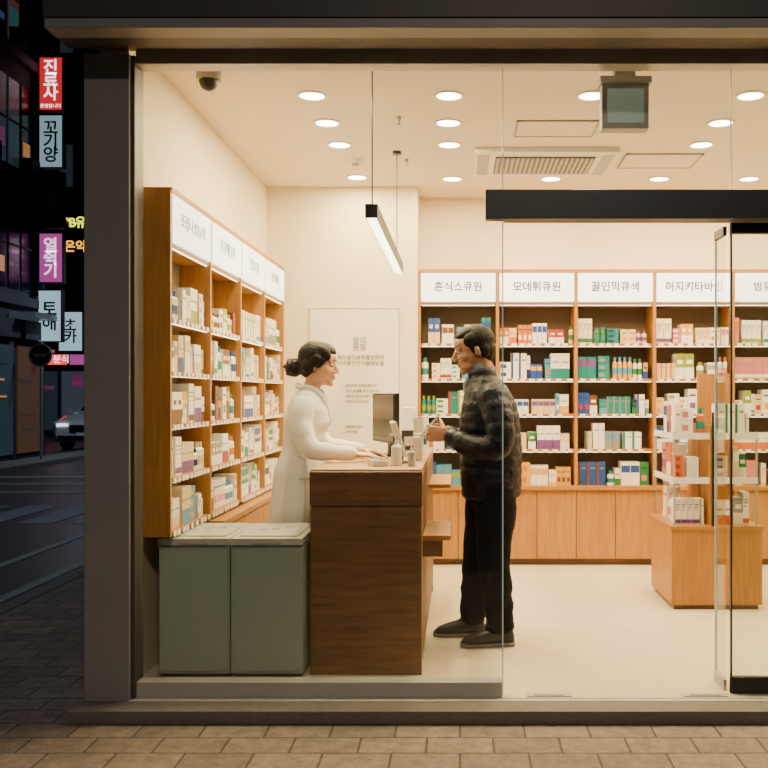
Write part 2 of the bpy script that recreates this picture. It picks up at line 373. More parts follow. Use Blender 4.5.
# ---- back wall shelving
BX0, BW, NB = -0.325, 0.6225, 6
b = MB(); SY = 7.54
x1 = BX0+BW*NB
b.box(BX0, x1, 7.86, 7.895, 0.62, 2.34, 'shelfback')
b.box(BX0, x1, SY-0.02, 7.895, 2.32, 2.345, 'wood')
b.box(BX0, x1, SY, 7.895, 2.065, 2.085, 'wood')
b.box(BX0-0.01, x1, SY-0.05, 7.895, 0.60, 0.63, 'woodh')
b.box(BX0, x1, SY+0.03, 7.88, 0.0, 0.06, 'woodd'); b.box(BX0, x1, SY, 7.88, 0.05, 0.60, 'shelfback')
SZ = [0.63, 0.92, 1.20, 1.48, 1.76]
for i in range(NB+1):
    x = BX0+i*BW; b.box(x-0.012, x+0.012, SY-0.015, 7.88, 0.63, 2.33, 'wood')
for z in SZ[1:]: b.box(BX0, x1, SY, 7.88, z-0.022, z, 'woodh')
for z in SZ[1:]+[2.087]:
    for i in range(NB): b.box(BX0+i*BW+0.02, BX0+(i+1)*BW-0.02, SY+0.015, SY+0.027, z-0.0265, z-0.0225, 'fillstrip')  # added fill strips that lift the products and shelf backs
for i in range(NB*2):
    x = BX0+i*BW/2; b.box(x+0.003, x+BW/2-0.003, SY-0.022, SY, 0.055, 0.595, 'wood')
for i in range(NB):
    x = BX0+i*BW; b.box(x+0.016, x+BW-0.016, SY-0.018, SY+0.03, 2.09, 2.315, 'panel')
backshelf = b.obj('wall_shelving_unit')
for i, t in enumerate(['혼식스큐원', '모데튀큐원', '끌인믹큐색', '허지키타바인', '방듀의약', '건강식품']):
    text(t, (BX0+(i+0.5)*BW, SY-0.0195, 2.205), 0.084, 'signtext', backshelf, bold=0.014)
b = MB()
themes = [['p_teal', 'p_sky', 'p_teal', 'p_blue'], ['p_orange', 'p_yellow', 'p_sky', 'p_blue'], ['p_teal', 'p_green', 'p_blue', 'p_yellow'], ['p_white', 'p_pink', 'p_cream', 'p_grey'], ['p_cream', 'p_white', 'p_pink'], ['p_blue', 'p_orange']]
for i in range(NB):
    for j, z in enumerate(SZ):
        x = BX0+i*BW+0.012
        th = themes[i] if j != 1 else random.choice(themes)
        packs(b, lambda u, w, zz, x=x: (x+u, SY+w, zz), BW-0.024, z+0.001, 0.215, 0.30, th, 0.97, 0.9, 0.5, col=0.38 if i < 3 else 0.3)
b.obj('medicine_packages')

# ---- left wall shelving
LX = -1.35; LY0, LW = 4.42, 0.7075; LY1 = LY0+4*LW
b = MB()
b.box(XL+0.002, XL+0.010, LY0, LY1, 0.69, 2.31, 'shelfback')
b.box(XL+0.002, LX+0.01, LY0, LY1, 2.295, 2.318, 'wood')
b.box(XL+0.002, LX, LY0, LY1, 2.045, 2.062, 'wood')
LZ = [0.71, 0.96, 1.21, 1.46, 1.71]
for z in LZ: b.box(XL+0.01, LX, LY0, LY1, z-0.02, z, 'woodh')
for i in range(5):
    y = LY0+i*LW; b.box(XL+0.01, LX+0.006, y-0.012, y+0.012, 0.69, 2.31, 'wood')
for z in LZ[1:]+[2.066]:
    for i in range(4): b.box(LX-0.02, LX-0.010, LY0+i*LW+0.02, LY0+(i+1)*LW-0.02, z-0.024, z-0.0205, 'fillstrip')  # same added fill glow under the left shelves
b.box(XL+0.002, -1.27, 5.12, LY1, 0.64, 0.67, 'woodh'); b.box(XL+0.002, -1.29, 5.12, LY1, 0.06, 0.64, 'wood'); b.box(XL+0.002, -1.32, 5.12, LY1, 0, 0.06, 'woodd')
for i in range(4): b.box(-1.29, -1.278, 5.125+i*0.53, 5.125+i*0.53+0.522, 0.07, 0.63, 'wood')
for i in range(4): b.box(LX-0.02, LX+0.010, LY0+i*LW+0.016, LY0+(i+1)*LW-0.016, 2.066, 2.29, 'panel')
leftshelf = b.obj('wall_shelving_unit')
M['lighttext'] = mat('pale_sign_lettering', (0.16, 0.22, 0.21), 0.6)
for i, t in enumerate(['조립나성능력', '감강메강력', '건강솜품', '성모메라']):
    text(t, (LX+0.0115, LY0+(i+0.5)*LW, 2.185), 0.080, 'lighttext', leftshelf, '+x')
b = MB()
for i in range(4):
    for j, z in enumerate(LZ):
        y = LY0+i*LW+0.012
        packs(b, lambda u, w, zz, y=y: (LX-w*0.95, y+u, zz), LW-0.024, z+0.001, 0.205, 0.155, ['p_cream', 'p_brown', 'p_sky', 'p_teal'] if j != 2 else ['p_brown', 'p_orange', 'p_brown'], 0.97, 0.95, 0.55, col=0.10 if j != 2 else 0.3)
b.obj('medicine_packages')

# ---- poster on partition
b = MB(); b.box(-1.18, -0.48, 7.468, 7.479, 0.88, 2.03, 'poster')
b.box(-1.183, -1.18, 7.464, 7.479, 0.88, 2.03, 'gray'); b.box(-0.48, -0.477, 7.464, 7.479, 0.88, 2.03, 'gray')
b.box(-1.183, -0.477, 7.464, 7.479, 2.03, 2.033, 'gray'); b.box(-1.183, -0.477, 7.464, 7.479, 0.877, 0.88, 'gray')
poster = b.obj('wall_poster')
text('꿈의\n문장', (-0.79, 7.466, 1.75), 0.060, 'graytext', poster, line=0.9, bold=0.01)
text('복도용의료제품판매처\n의약품안전사용메뉴얼', (-0.78, 7.466, 1.62), 0.040, 'graytext', poster, line=1.15, bold=0.015)
text('◦ 복약지도 안내드립니다\n◦ 건강 상담을 해 드립니다\n◦ 처방전 접수 바랍니다\n◦ 조제약 보관 방법', (-0.92, 7.466, 1.36), 0.026, 'graytext', poster, align='LEFT', line=1.6, bold=0.01)
text('◦ 영양제 상담\n◦ 의약외품', (-0.92, 7.466, 1.08), 0.026, 'graytext', poster, align='LEFT', line=1.6, bold=0.01)

# ------------------------------------------------------------------ counter
b = MB()
CX0, CX1, CY0, CY1, CZ = -0.722, -0.185, 4.58, 6.55, 0.98
b.box(CX0, CX1, CY0, CY0+0.03, 0.0, CZ-0.17, 'woodd'); b.box(CX0-0.003, CX1+0.003, CY0-0.008, CY0+0.03, CZ-0.165, CZ, 'woodd')
b.box(CX1-0.03, CX1, CY0+0.03, CY1, 0.06, CZ-0.03, 'woodd'); b.box(CX0, CX0+0.03, CY0+0.03, CY1, 0.0, CZ-0.03, 'woodd')
b.box(CX1-0.08, CX1-0.03, CY0+0.03, CY1, 0, 0.06, 'blackm'); b.box(CX0, CX1, CY1-0.03, CY1, 0, CZ-0.03, 'woodd')
b.box(CX0, CX1, CY0+0.022, CY1, CZ-0.035, CZ+0.01, 'countertop')
b.box(CX1, CX1+0.14, 4.70, 5.25, 0.63, 0.655, 'woodh'); b.box(CX1, CX1+0.10, 4.70, 4.72, 0.55, 0.63, 'woodd')
b.box(CX1, CX1+0.13, 5.60, 6.30, 0.80, 0.825, 'woodh')
b.obj('service_counter', bevel=0.003)

# ---- mint cabinets
for i, (xa, xb) in enumerate(((-1.425, -1.090), (-1.085, -0.745))):
    b = MB()
    b.box(xa, xb, 4.50, 5.02, 0.03, 0.635, 'mint'); b.box(xa+0.01, xb-0.01, 4.52, 5.01, 0.0, 0.03, 'blackm')
    b.box(xa+0.006, xb-0.006, 4.488, 4.50, 0.045, 0.625, 'mint')
    b.box(xa, xb, 4.485, 5.03, 0.64, 0.672, 'mintlid'); b.box(xa+0.03, xb-0.03, 4.55, 5.00, 0.672, 0.677, 'mintlid')
    b.box(xa+0.10, xb-0.10, 4.48, 4.486, 0.646, 0.655, 'gray')
    for j in range(3): b.box(xa+0.08+j*0.06, xa+0.12+j*0.06, 4.72+j*0.04, 4.80+j*0.04, 0.677, 0.679, 'gray')
    b.obj('mint_refrigerator', bevel=0.006)

# ------------------------------------------------------------------ ceiling fixtures
WARM = (1.0, 0.735, 0.385)
def downlight(x, y, p=22):
    b = MB(); n = 24
    vs = []; r = [0.068, 0.085, 0.085, 0.068]; zz = [ZC-0.006, ZC-0.006, ZC-0.0005, ZC-0.0005]
    for rr, q in zip(r, zz):
        for i in range(n): a = 2*math.pi*i/n; vs.append((x+rr*math.cos(a), y+rr*math.sin(a), q))
    fs = [(j*n+i, j*n+(i+1) % n, ((j+1) % 4)*n+(i+1) % n, ((j+1) % 4)*n+i) for j in range(4) for i in range(n)]
    b.add(vs, fs, 'whitep'); b.cyl((x, y, ZC-0.004), 0.067, 0.003, 'lamp', 24)
    o = b.obj('ceiling_downlight')
    area('bulb', (x, y, ZC-0.012), 0.12, p, WARM, parent=o)
for x, y in [(-0.81, 5.2), (-0.06, 5.2), (0.72, 5.2), (1.59, 5.2), (2.5, 5.2), (-0.80, 5.72), (-0.07, 5.72), (1.57, 5.72), (2.5, 5.72),
             (-0.79, 6.22), (-0.07, 6.22), (1.58, 6.22), (2.5, 6.22), (-0.775, 7.15), (-0.06, 7.2), (0.69, 7.2), (1.51, 7.2), (2.19, 7.2), (2.9, 7.2)]:
    downlight(x, y)
b = MB(); b.box(0.10, 1.06, 6.28, 7.00, ZC-0.035, ZC, 'whitep')
b.box(0.24, 0.92, 6.40, 6.88, ZC-0.040, ZC-0.03, 'blackm')
for i in range(20): b.box(0.25+i*0.0335, 0.268+i*0.0335, 6.41, 6.87, ZC-0.048, ZC-0.036, 'gray')
b.box(0.12, 0.20, 6.35, 6.93, ZC-0.037, ZC-0.033, 'gray'); b.box(0.96, 1.04, 6.35, 6.93, ZC-0.037, ZC-0.033, 'gray')
b.obj('ceiling_air_conditioner', bevel=0.003)
def hatch(x0, x1, y0, y1):
    b = MB(); t = 0.012
    b.box(x0, x1, y0, y1, ZC-0.004, ZC, 'ceil')
    for q in ((x0, x1, y0, y0+t), (x0, x1, y1-t, y1), (x0, x0+t, y0, y1), (x1-t, x1, y0, y1)): b.box(*q, ZC-0.008, ZC, 'gray')
    b.obj('ceiling_access_hatch')
hatch(0.34, 0.84, 5.67, 6.02); hatch(1.13, 1.66, 6.45, 6.85)
b = MB(); b.cyl((-0.73, 6.62, ZC-0.03), 0.05, 0.03, 'whitep', 20, r2=0.06); b.cyl((-0.73, 6.62, ZC-0.045), 0.025, 0.015, 'gray', 16); b.obj('smoke_detector')
for x, y in ((-0.36, 5.6), (-0.37, 6.6)):
    b = MB(); b.cyl((x, y, ZC-0.02), 0.012, 0.02, 'gray', 12); b.cyl((x, y, ZC-0.045), 0.005, 0.025, 'gray', 8); b.cyl((x, y, ZC-0.048), 0.014, 0.003, 'gray', 12); b.obj('fire_sprinkler')
b = MB(); b.cyl((-1.27, 4.80, ZC-0.05), 0.062, 0.05, 'gray', 24); b.ell((-1.27, 4.80, ZC-0.055), (0.048, 0.048, 0.05), 'blackm'); b.obj('security_camera')
b = MB(); b.box(0.66, 0.88, 4.42, 4.50, 2.59, 2.80, 'gray'); b.box(0.685, 0.855, 4.414, 4.42, 2.615, 2.775, 'teal')
b.box(0.65, 0.89, 4.40, 4.52, 2.80, 2.83, 'gray'); b.box(0.72, 0.82, 4.43, 4.49, 2.83, ZC, 'gray'); b.obj('hanging_display_unit', bevel=0.004)
b = MB()
b.box(-0.455, -0.395, 4.55, 6.6, 2.20, 2.265, 'blackm'); b.box(-0.447, -0.403, 4.57, 6.58, 2.192, 2.20, 'tube')
b.cyl((-0.425, 4.60, 2.265), 0.0035, ZC-2.265, 'blackm', 8); b.cyl((-0.425, 6.4, 2.265), 0.0035, ZC-2.265, 'blackm', 8)
b.cyl((-0.425, 4.60, ZC-0.02), 0.03, 0.02, 'blackm', 16); b.cyl((-0.425, 6.4, ZC-0.02), 0.03, 0.02, 'blackm', 16)
pend = b.obj('linear_pendant_lamp')
area('led_strip', (-0.425, 5.57, 2.185), 0.04, 22, WARM, shape='RECTANGLE', size_y=2.0, parent=pend)

# ------------------------------------------------------------------ gondola display
b = MB(); GX0, GX1, GY0, GY1 = 1.33, 1.90, 5.97, 6.60
b.box(GX0, GX1, GY0, GY1, 0.03, 0.50, 'wood'); b.box(GX0+0.02, GX1-0.02, GY0+0.02, GY1-0.02, 0, 0.03, 'woodd'); b.box(GX0-0.006, GX1+0.006, GY0-0.006, GY1+0.006, 0.50, 0.525, 'woodh')
b.box(1.57, 1.80, 6.26, 6.30, 0.525, 1.49, 'wood')
b.box(1.575, 1.60, GY0+0.02, GY1-0.02, 0.525, 1.16, 'wood')
for z in (0.82, 1.10):
    b.box(GX0+0.02, GX1-0.02, GY0+0.03, GY1-0.03, z-0.012, z, 'glassg'); b.box(GX0+0.02, GX1-0.02, GY0+0.022, GY0+0.03, z-0.03, z+0.01, 'whitep'); b.box(GX0+0.012, GX0+0.02, GY0+0.03, GY1-0.03, z-0.03, z+0.01, 'whitep')
for x in (GX0+0.02, GX1-0.03):
    for y in (GY0+0.03, GY1-0.04): b.box(x, x+0.01, y, y+0.01, 0.525, 1.12, 'gray')
b.box(1.585, 1.597, GY0+0.0, GY0+0.012, 0.525, 1.24, 'blackm')
b.obj('display_gondola')
b = MB()
for z in (0.526, 0.822, 1.102):
    packs(b, lambda u, w, zz: (GX0+0.03+u, GY0+0.05+w, zz), 0.210, z, 0.22, 0.13, ['p_white', 'p_pink', 'p_orange', 'p_purple'], 1.0, 0.75, tags=False)
    packs(b, lambda u, w, zz: (1.62+u, GY0+0.05+w, zz), 0.24, z, 0.22, 0.13, ['p_white', 'p_cream'], 1.0, 0.75, tags=False)
    packs(b, lambda u, w, zz: (GX0+0.035+w, GY0+0.2+u, zz), 0.36, z, 0.23, 0.12, ['p_white', 'p_pink', 'p_orange'], 1.0, 0.75, tags=False)
b.obj('cosmetic_packages')

# ------------------------------------------------------------------ counter-top items
b = MB()
X = Matrix.Translation((-0.44, 5.62, 0)) @ Matrix.Rotation(math.radians(20), 4, 'Z')
b.box(-0.015, 0.015, -0.24, 0.24, 1.07, 1.36, 'blackm', X); b.box(-0.019, -0.015, -0.23, 0.23, 1.08, 1.35, 'screen', X)
b.box(0.015, 0.045, -0.10, 0.10, 1.13, 1.29, 'blackm', X); b.box(0.02, 0.05, -0.03, 0.03, 1.0, 1.22, 'blackm', X); b.box(-0.05, 0.11, -0.10, 0.10, 0.991, 1.003, 'blackm', X)
b.obj('computer_monitor', bevel=0.004)
b = MB(); b.box(-0.67, -0.55, 5.50, 5.86, 0.991, 1.008, 'blackm')
for i in range(11):
    for j in range(4): b.box(-0.662+j*0.027, -0.640+j*0.027, 5.51+i*0.032, 5.537+i*0.032, 1.008, 1.014, 'gray')
b.obj('keyboard')
b = MB(); X = Matrix.Translation((-0.29, 5.05, 1.0)) @ Matrix.Rotation(math.radians(12), 4, 'Z') @ Matrix.Rotation(math.radians(-18), 4, 'Y')
b.box(-0.008, 0.008, -0.08, 0.08, 0.03, 0.22, 'whitep', X); b.box(0.008, 0.010, -0.07, 0.07, 0.04, 0.21, 'screen', X); b.box(-0.010, -0.008, -0.07, 0.07, 0.04, 0.21, 'gray', X)
b.box(-0.35, -0.25, 5.0, 5.10, 0.991, 1.003, 'gray'); b.box(-0.315, -0.30, 5.04, 5.07, 1.0, 1.08, 'gray')
b.obj('customer_display_tablet', bevel=0.003)
def pump(x, y, s, body):
    b = MB(); b.cyl((x, y, 0.991), 0.032*s, 0.11*s, body, 20); b.cyl((x, y, 0.991+0.11*s), 0.032*s, 0.02*s, body, 20, r2=0.012*s)
    b.cyl((x, y, 0.991+0.13*s), 0.012*s, 0.02*s, 'whitep', 12); b.cyl((x, y, 0.991+0.15*s), 0.004*s, 0.03*s, 'whitep', 8)
    b.box(x-0.04*s, x+0.01*s, y-0.008*s, y+0.008*s, 0.991+0.175*s, 0.991+0.188*s, 'whitep'); b.obj('hand_sanitizer_bottle', bevel=0.001)
pump(-0.325, 4.86, 0.85, 'whitep'); pump(-0.245, 4.80, 0.62, 'mintlid')
b = MB(); X = Matrix.Translation((-0.42, 4.86, 0.991)) @ Matrix.Rotation(0.3, 4, 'Z')
b.box(-0.04, 0.04, -0.08, 0.08, 0.0, 0.03, 'whitep', X); b.box(-0.03, 0.03, 0.01, 0.07, 0.03, 0.035, 'blackm', X)
for i in range(3):
    for j in range(3): b.box(-0.028+i*0.02, -0.014+i*0.02, -0.065+j*0.02, -0.051+j*0.02, 0.03, 0.036, 'gray', X)
b.obj('card_terminal', bevel=0.003)
b = MB()
packs(b, lambda u, w, zz: (-0.27+w*0.6, 5.20+u, zz), 0.26, 0.992, 0.15, 0.10, ['p_white', 'p_red'], 1.0, tags=False)
b.box(-0.27, -0.20, 5.93, 6.05, 0.992, 1.20, 'p_white'); b.box(-0.262, -0.208, 5.929, 5.93, 1.04, 1.10, 'p_blue')
b.obj('counter_packages')
b = MB(); b.box(-0.38, -0.28, 6.15, 6.40, 0.991, 1.12, 'blackm'); b.box(-0.37, -0.29, 6.17, 6.38, 1.12, 1.27, 'whitep'); b.box(-0.36, -0.30, 6.145, 6.151, 1.02, 1.08, 'gray'); b.obj('receipt_printer', bevel=0.01)
b = MB(); X = Matrix.Translation((-0.25, 5.72, 0.991)) @ Matrix.Rotation(0.5, 4, 'Z')
b.box(-0.004, 0.004, -0.07, 0.07, 0.0, 0.24, 'glassg', X); b.box(-0.001, 0.001, -0.065, 0.065, 0.01, 0.22, 'poster', X); b.box(-0.03, 0.03, -0.07, 0.07, 0.0, 0.004, 'glassg', X); b.obj('leaflet_stand')

# ------------------------------------------------------------------ people
def hand(b, wrist, f, n, s, k, sc=1.0, curl=(0.5, 0.6, 0.4), thumb=0.6, spread=0.04):
    wrist = Vector(wrist); f = Vector(f).normalized(); s = Vector(s); s = (s-f*s.dot(f)).normalized()
    nn = f.cross(s)
    if nn.dot(Vector(n)) < 0: nn = -nn
    n = nn
    rings = []
    for t, hw, th in ((-0.03, .024, .020), (0.0, .025, .018), (0.02, .034, .016), (0.05, .040, .014), (0.08, .041, .012), (0.092, .036, .009)):
        rings.append([wrist+f*t*sc+s*hw*sc*math.cos(a*math.pi/8)+n*th*sc*math.sin(a*math.pi/8) for a in range(16)])
    b.rings(rings, k)
    for i, ln in enumerate((0.95, 1.06, 1.0, 0.80)):
        off = (0.031-0.0212*i)
        p = wrist+f*0.080*sc+s*off*sc; d0 = (f+s*(1.5-i)*spread).normalized(); ang = 0; pts = [p-d0*0.01, p]; rr = [.0092*sc, .0092*sc]
        for q, (L, r) in enumerate(((.044, .0085), (.027, .0077), (.021, .0063))):
            ang += curl[q]*(1+0.08*i); d = d0*math.cos(ang)+n*math.sin(ang); p = p+d*L*ln*sc; pts.append(p); rr.append(r*sc)
        b.tube(pts, rr, k, 10, flatdir=s)
    p = wrist+f*0.022*sc+s*0.026*sc; pts = [p]; rr = [.014*sc]; a = 0
    for L, r, q in ((.040, .0125, 0.0), (.032, .0105, 0.35), (.025, .008, 0.3)):
        a += q; d = (f*(0.62+0.3*a)+s*(0.75-0.5*a)+n*(thumb+0.3*a)).normalized(); p = p+d*L*sc; pts.append(p); rr.append(r*sc)
    b.tube(pts, rr, k, 10)

def head(name, parent, loc, yaw, tilt, sc, skin, female):
    X = Matrix.Translation(loc) @ Matrix.Rotation(yaw, 4, 'Z') @ Matrix.Rotation(tilt, 4, 'Y') @ Matrix.Scale(sc, 4)
    b = MB()
    E = lambda c, r, rot=None, k=skin: b.ell(c, r, k, X, 24, rot)
    E((-0.012, 0, 0.032), (0.093, 0.074, 0.084)); E((0.022, 0, -0.022), (0.062, 0.060, 0.082))
    E((0.028, 0, -0.066), (0.052, 0.048 if female else 0.053, 0.038)); E((0.066, 0, -0.090), (0.018, 0.020, 0.016))
    E((0.0, 0, -0.055), (0.055, 0.056, 0.040)); E((0.052, 0, 0.045), (0.034, 0.052, 0.038))
    b.tube([(0.080, 0, 0.016), (0.090, 0, 0.0), (0.101, 0, -0.020), (0.100, 0, -0.028)], [0.007, 0.009, 0.0110, 0.009], skin, 12, X)
    for sg in (1, -1):
        E((0.092, sg*0.010, -0.028), (0.009, 0.008, 0.007)); E((0.070, sg*0.026, 0.026), (0.013, 0.024, 0.008))
        E((0.055, sg*0.034, -0.022), (0.026, 0.024, 0.026)); E((-0.008, sg*0.073, -0.010), (0.015, 0.007, 0.027), (0, 0.15, 0))
        E((-0.006, sg*0.076, 0.000), (0.011, 0.006, 0.014))
    E((0.080, 0, -0.050), (0.011, 0.020, 0.006)); E((0.078, 0, -0.064), (0.011, 0.018, 0.006)); E((0.070, 0, -0.056), (0.014, 0.026, 0.016))
    nk = 0.044 if female else 0.056
    b.tube([(-0.018, 0, -0.05), (-0.028, 0, -0.11), (-0.045, 0, -0.19)], [nk, nk, nk*1.15], skin, 20, X)
    b.obj('head', parent, remesh=0.004*sc, sm=3)
    e = MB(); lp = 'lip' if female else 'lipm'
    for sg in (1, -1):
        e.ell((0.0700, sg*0.030, 0.006), (0.0125, 0.0145, 0.0070), 'eyew', X, 16); e.ell((0.0795, sg*0.0305, 0.0045), (0.0045, 0.0058, 0.0058), 'eyeb', X, 12)
        e.tube([(0.0795, sg*0.018, 0.0100), (0.0840, sg*0.030, 0.0130), (0.074, sg*0.045, 0.009)], [0.0018]*3, 'eyeb', 8, X)
        e.ell((0.0715, sg*0.0305, 0.0105), (0.0125, 0.0155, 0.0070), skin, X, 16)
        bz = 0.029
        e.tube([(0.084, sg*0.014, bz+0.001), (0.0830, sg*0.028, bz+0.006), (0.072, sg*0.045, bz+0.002)], [0.0020, 0.0032 if not female else 0.0022, 0.0015], 'hair', 8, X)
    cz = 0.003 if female else 0.0
    e.tube([(0.079, -0.021, -0.056+cz), (0.0890, 0, -0.0535), (0.079, 0.021, -0.056+cz)], [0.0015, 0.0038, 0.0015], lp, 10, X, sub=4)
    e.tube([(0.078, -0.018, -0.059+cz), (0.0865, 0, -0.0625), (0.078, 0.018, -0.059+cz)], [0.0015, 0.0044, 0.0015], lp, 10, X, sub=4)
    e.obj('face_details', parent, smooth=True)
    h = MB(); k = 'hair' if female else 'hairm'
    H = lambda c, r, rot=None: h.ell(c, r, k, X, 24, rot)
    if female:
        H((-0.024, 0, 0.044), (0.098, 0.082, 0.083)); H((0.030, 0, 0.086), (0.056, 0.058, 0.032), (0, 0.45, 0))
        H((-0.055, 0, -0.005), (0.062, 0.074, 0.070))
        for sg in (1, -1):
            H((0.030, sg*0.050, 0.064), (0.048, 0.024, 0.034), (0, 0.75, 0)); H((-0.002, sg*0.068, 0.022), (0.042, 0.018, 0.040)); H((-0.035, sg*0.068, -0.010), (0.042, 0.018, 0.040), (0, -0.4, 0))
            h.tube([(0.052, sg*0.056, 0.045), (0.036, sg*0.070, 0.010), (0.020, sg*0.075, -0.015)], [0.011, 0.008, 0.003], k, 8, X, sub=3)
        H((-0.138, 0, -0.026), (0.050, 0.052, 0.050)); H((-0.10, 0, -0.008), (0.038, 0.044, 0.04))
        for q in range(3):
            pts = [(-0.140+0.046*math.cos(t)*math.cos(q*1.05)-0.004, 0.050*math.sin(t), -0.026+0.046*math.cos(t)*math.sin(q*1.05)) for t in [i*2*math.pi/14 for i in range(15)]]
            h.tube(pts, [0.009]*15, k, 8, X)
    else:
        H((-0.026, 0, 0.044), (0.095, 0.080, 0.083)); H((0.018, 0, 0.090), (0.056, 0.061, 0.030), (0, 0.38, 0)); H((0.044, 0, 0.084), (0.034, 0.052, 0.020), (0, 0.65, 0))
        H((-0.058, 0, 0.0), (0.055, 0.071, 0.060)); H((-0.060, 0, -0.03), (0.042, 0.060, 0.045))
        for sg in (1, -1):
            H((0.008, sg*0.062, 0.050), (0.042, 0.017, 0.036)); H((0.012, sg*0.068, 0.012), (0.012, 0.008, 0.026)); H((-0.042, sg*0.062, -0.005), (0.030, 0.018, 0.038))
    h.obj('hair', parent, remesh=0.0042*sc, sm=2)

def interp(keys, z):
    for i in range(len(keys)-1):
        a, c = keys[i], keys[i+1]
        if a[0] <= z <= c[0]:
            t = (z-a[0])/(c[0]-a[0]); t = t*t*(3-2*t)*0.5+t*0.5
            return [a[j]*(1-t)+c[j]*t for j in range(len(a))]
    return keys[-1]
def torso(b, keys, cy, k, step=0.01, mod=None, n=40, sq=2.4, yaw=0):
    z = keys[0][0]; rings = []
    while z <= keys[-1][0]+1e-6:
        _, cx, rx, ry = interp(keys, z); m = mod(z) if mod else 0; r = []
        for i in range(n):
            a = 2*math.pi*i/n; ca, sa = math.cos(a), math.sin(a); e = 2/sq
            x = (rx+m)*abs(ca)**e*(1 if ca > 0 else -1); y = (ry+m)*abs(sa)**e*(1 if sa > 0 else -1)
            r.append((cx+x*math.cos(yaw)-y*math.sin(yaw), cy+x*math.sin(yaw)+y*math.cos(yaw), z))
        rings.append(r); z += step
    b.rings(rings, k)
def shoe(b, heel, fwd, L, k='shoe'):
    f = Vector(fwd).normalized(); s = Vector((0, 0, 1)).cross(f); h = Vector(heel); u = Vector((0, 0, 1))
    def loft(secs, k, z0=0):
        rings = []
        for t, hw, zb, zt in secs:
            c = h+f*t*L; r = []
            for i in range(16):
                a = 2*math.pi*i/16; ca, sa = math.cos(a), math.sin(a)
                zz = (zb+zt)/2+(zt-zb)/2*abs(sa)**0.7*(1 if sa > 0 else -1); r.append(c+s*hw*abs(ca)**0.8*(1 if ca > 0 else -1)+u*zz)
            rings.append(r)
        b.rings(rings, k)
    loft([(0.0, .024, .012, .065), (.05, .036, .012, .105), (.2, .041, .012, .12), (.38, .041, .012, .11), (.55, .045, .012, .085), (.75, .050, .012, .068), (.9, .044, .012, .052), (1.0, .020, .014, .030)], k)
    loft([(-.015, .026, 0, .024), (.05, .040, 0, .024), (.3, .041, 0, .022), (.6, .049, 0, .022), (.8, .053, 0, .022), (.93, .045, 0, .024), (1.02, .020, .002, .026)], 'sole')

# ---- MAN
man = empty('man', (0.15, 5.25, 0))
b = MB()
quilt = lambda z: 0.006*(abs(math.sin(math.pi*z/0.060))**0.35-0.7)
JK = [(0.785, .172, .150, .185), (0.80, .172, .160, .198), (0.90, .172, .168, .205), (1.05, .170, .170, .205), (1.20, .164, .166, .21), (1.30, .160, .150, .21), (1.37, .152, .125, .180), (1.42, .140, .095, .120), (1.46, .125, .080, .088), (1.49, .120, .074, .078)]
torso(b, JK, 5.25, 'jacket', 0.005, quilt)
NA = [(0.170, 5.085, 1.350), (0.205, 5.020, 1.22), (0.195, 4.990, 1.080), (0.06, 5.03, 1.080), (-0.045, 5.085, 1.125)]
b.tube(NA, [.088, .082, .074, .060, .046], 'jacket', 20, sub=10, mod=quilt)
FA = [(0.145, 5.415, 1.350), (0.15, 5.475, 1.22), (0.10, 5.485, 1.09), (0.0, 5.42, 1.10), (-0.065, 5.35, 1.13)]
b.tube(FA, [.088, .080, .070, .060, .046], 'jacket', 20, sub=10, mod=quilt)
b.obj('jacket', man, remesh=0.0055, sm=1, disp=(0.012, 0.06))
b = MB()
b.tube([(0.168, 5.25, 0.88), (0.17, 5.25, 0.80)], [0.13, 0.13], 'pants', 24, flat=1.25)
b.tube([(0.190, 5.160, 0.86), (0.192, 5.150, 0.68), (0.182, 5.142, 0.50), (0.200, 5.135, 0.30), (0.215, 5.13, 0.075)], [.122, .112, .092, .082, .076], 'pants', 20, sub=6, roundcap=False, mod=lambda L: 0.005*math.sin(L*60)*(L > .5))
b.tube([(0.150, 5.335, 0.86), (0.135, 5.34, 0.68), (0.105, 5.345, 0.50), (0.088, 5.345, 0.30), (0.070, 5.345, 0.075)], [.115, .108, .090, .080, .074], 'pants', 20, sub=6, roundcap=False, mod=lambda L: 0.005*math.sin(L*55)*(L > .5))
b.obj('trousers', man, remesh=0.009, sm=2, disp=(0.018, 0.10))
b = MB(); shoe(b, (0.290, 5.13, 0), (-1, -0.12, 0), 0.285); b.obj('shoe_1', man, smooth=True)
b = MB(); shoe(b, (0.140, 5.345, 0), (-1, -0.08, 0), 0.285); b.obj('shoe_2', man, smooth=True)
b = MB(); b.tube([(0.118, 5.25, 1.42), (0.095, 5.25, 1.505)], [0.064, 0.062], 'shirt', 24)
b.tube([(0.070, 5.205, 1.470), (0.035, 5.230, 1.41), (0.030, 5.25, 1.35)], [0.018, 0.018, 0.01], 'shirt', 10); b.tube([(0.070, 5.295, 1.470), (0.035, 5.27, 1.41), (0.030, 5.25, 1.35)], [0.018, 0.018, 0.01], 'shirt', 10)
b.obj('shirt_collar', man, smooth=True)
b = MB(); rings = []
for rr, z0 in ((0.084, 1.44), (0.090, 1.495), (0.076, 1.495), (0.072, 1.44)):
    rings.append([(0.118+rr*math.cos(a)-(0.012 if z0 > 1.48 else 0), 5.25+rr*math.sin(a)*1.0, z0+0.014*math.cos(a)) for a in [math.radians(-140+i*280/24) for i in range(25)]])
vs = [p for r in rings for p in r]; fs = [(j*25+i, j*25+i+1, ((j+1) % 4)*25+i+1, ((j+1) % 4)*25+i) for j in range(4) for i in range(24)]+[(0, 25, 50, 75), (24, 49, 74, 99)]
b.add(vs, fs, 'jacket'); b.obj('jacket_collar', man, smooth=True)
head('head', man, (0.070, 5.25, 1.595), math.pi+0.20, math.radians(13), 1.13, 'skinm', False)
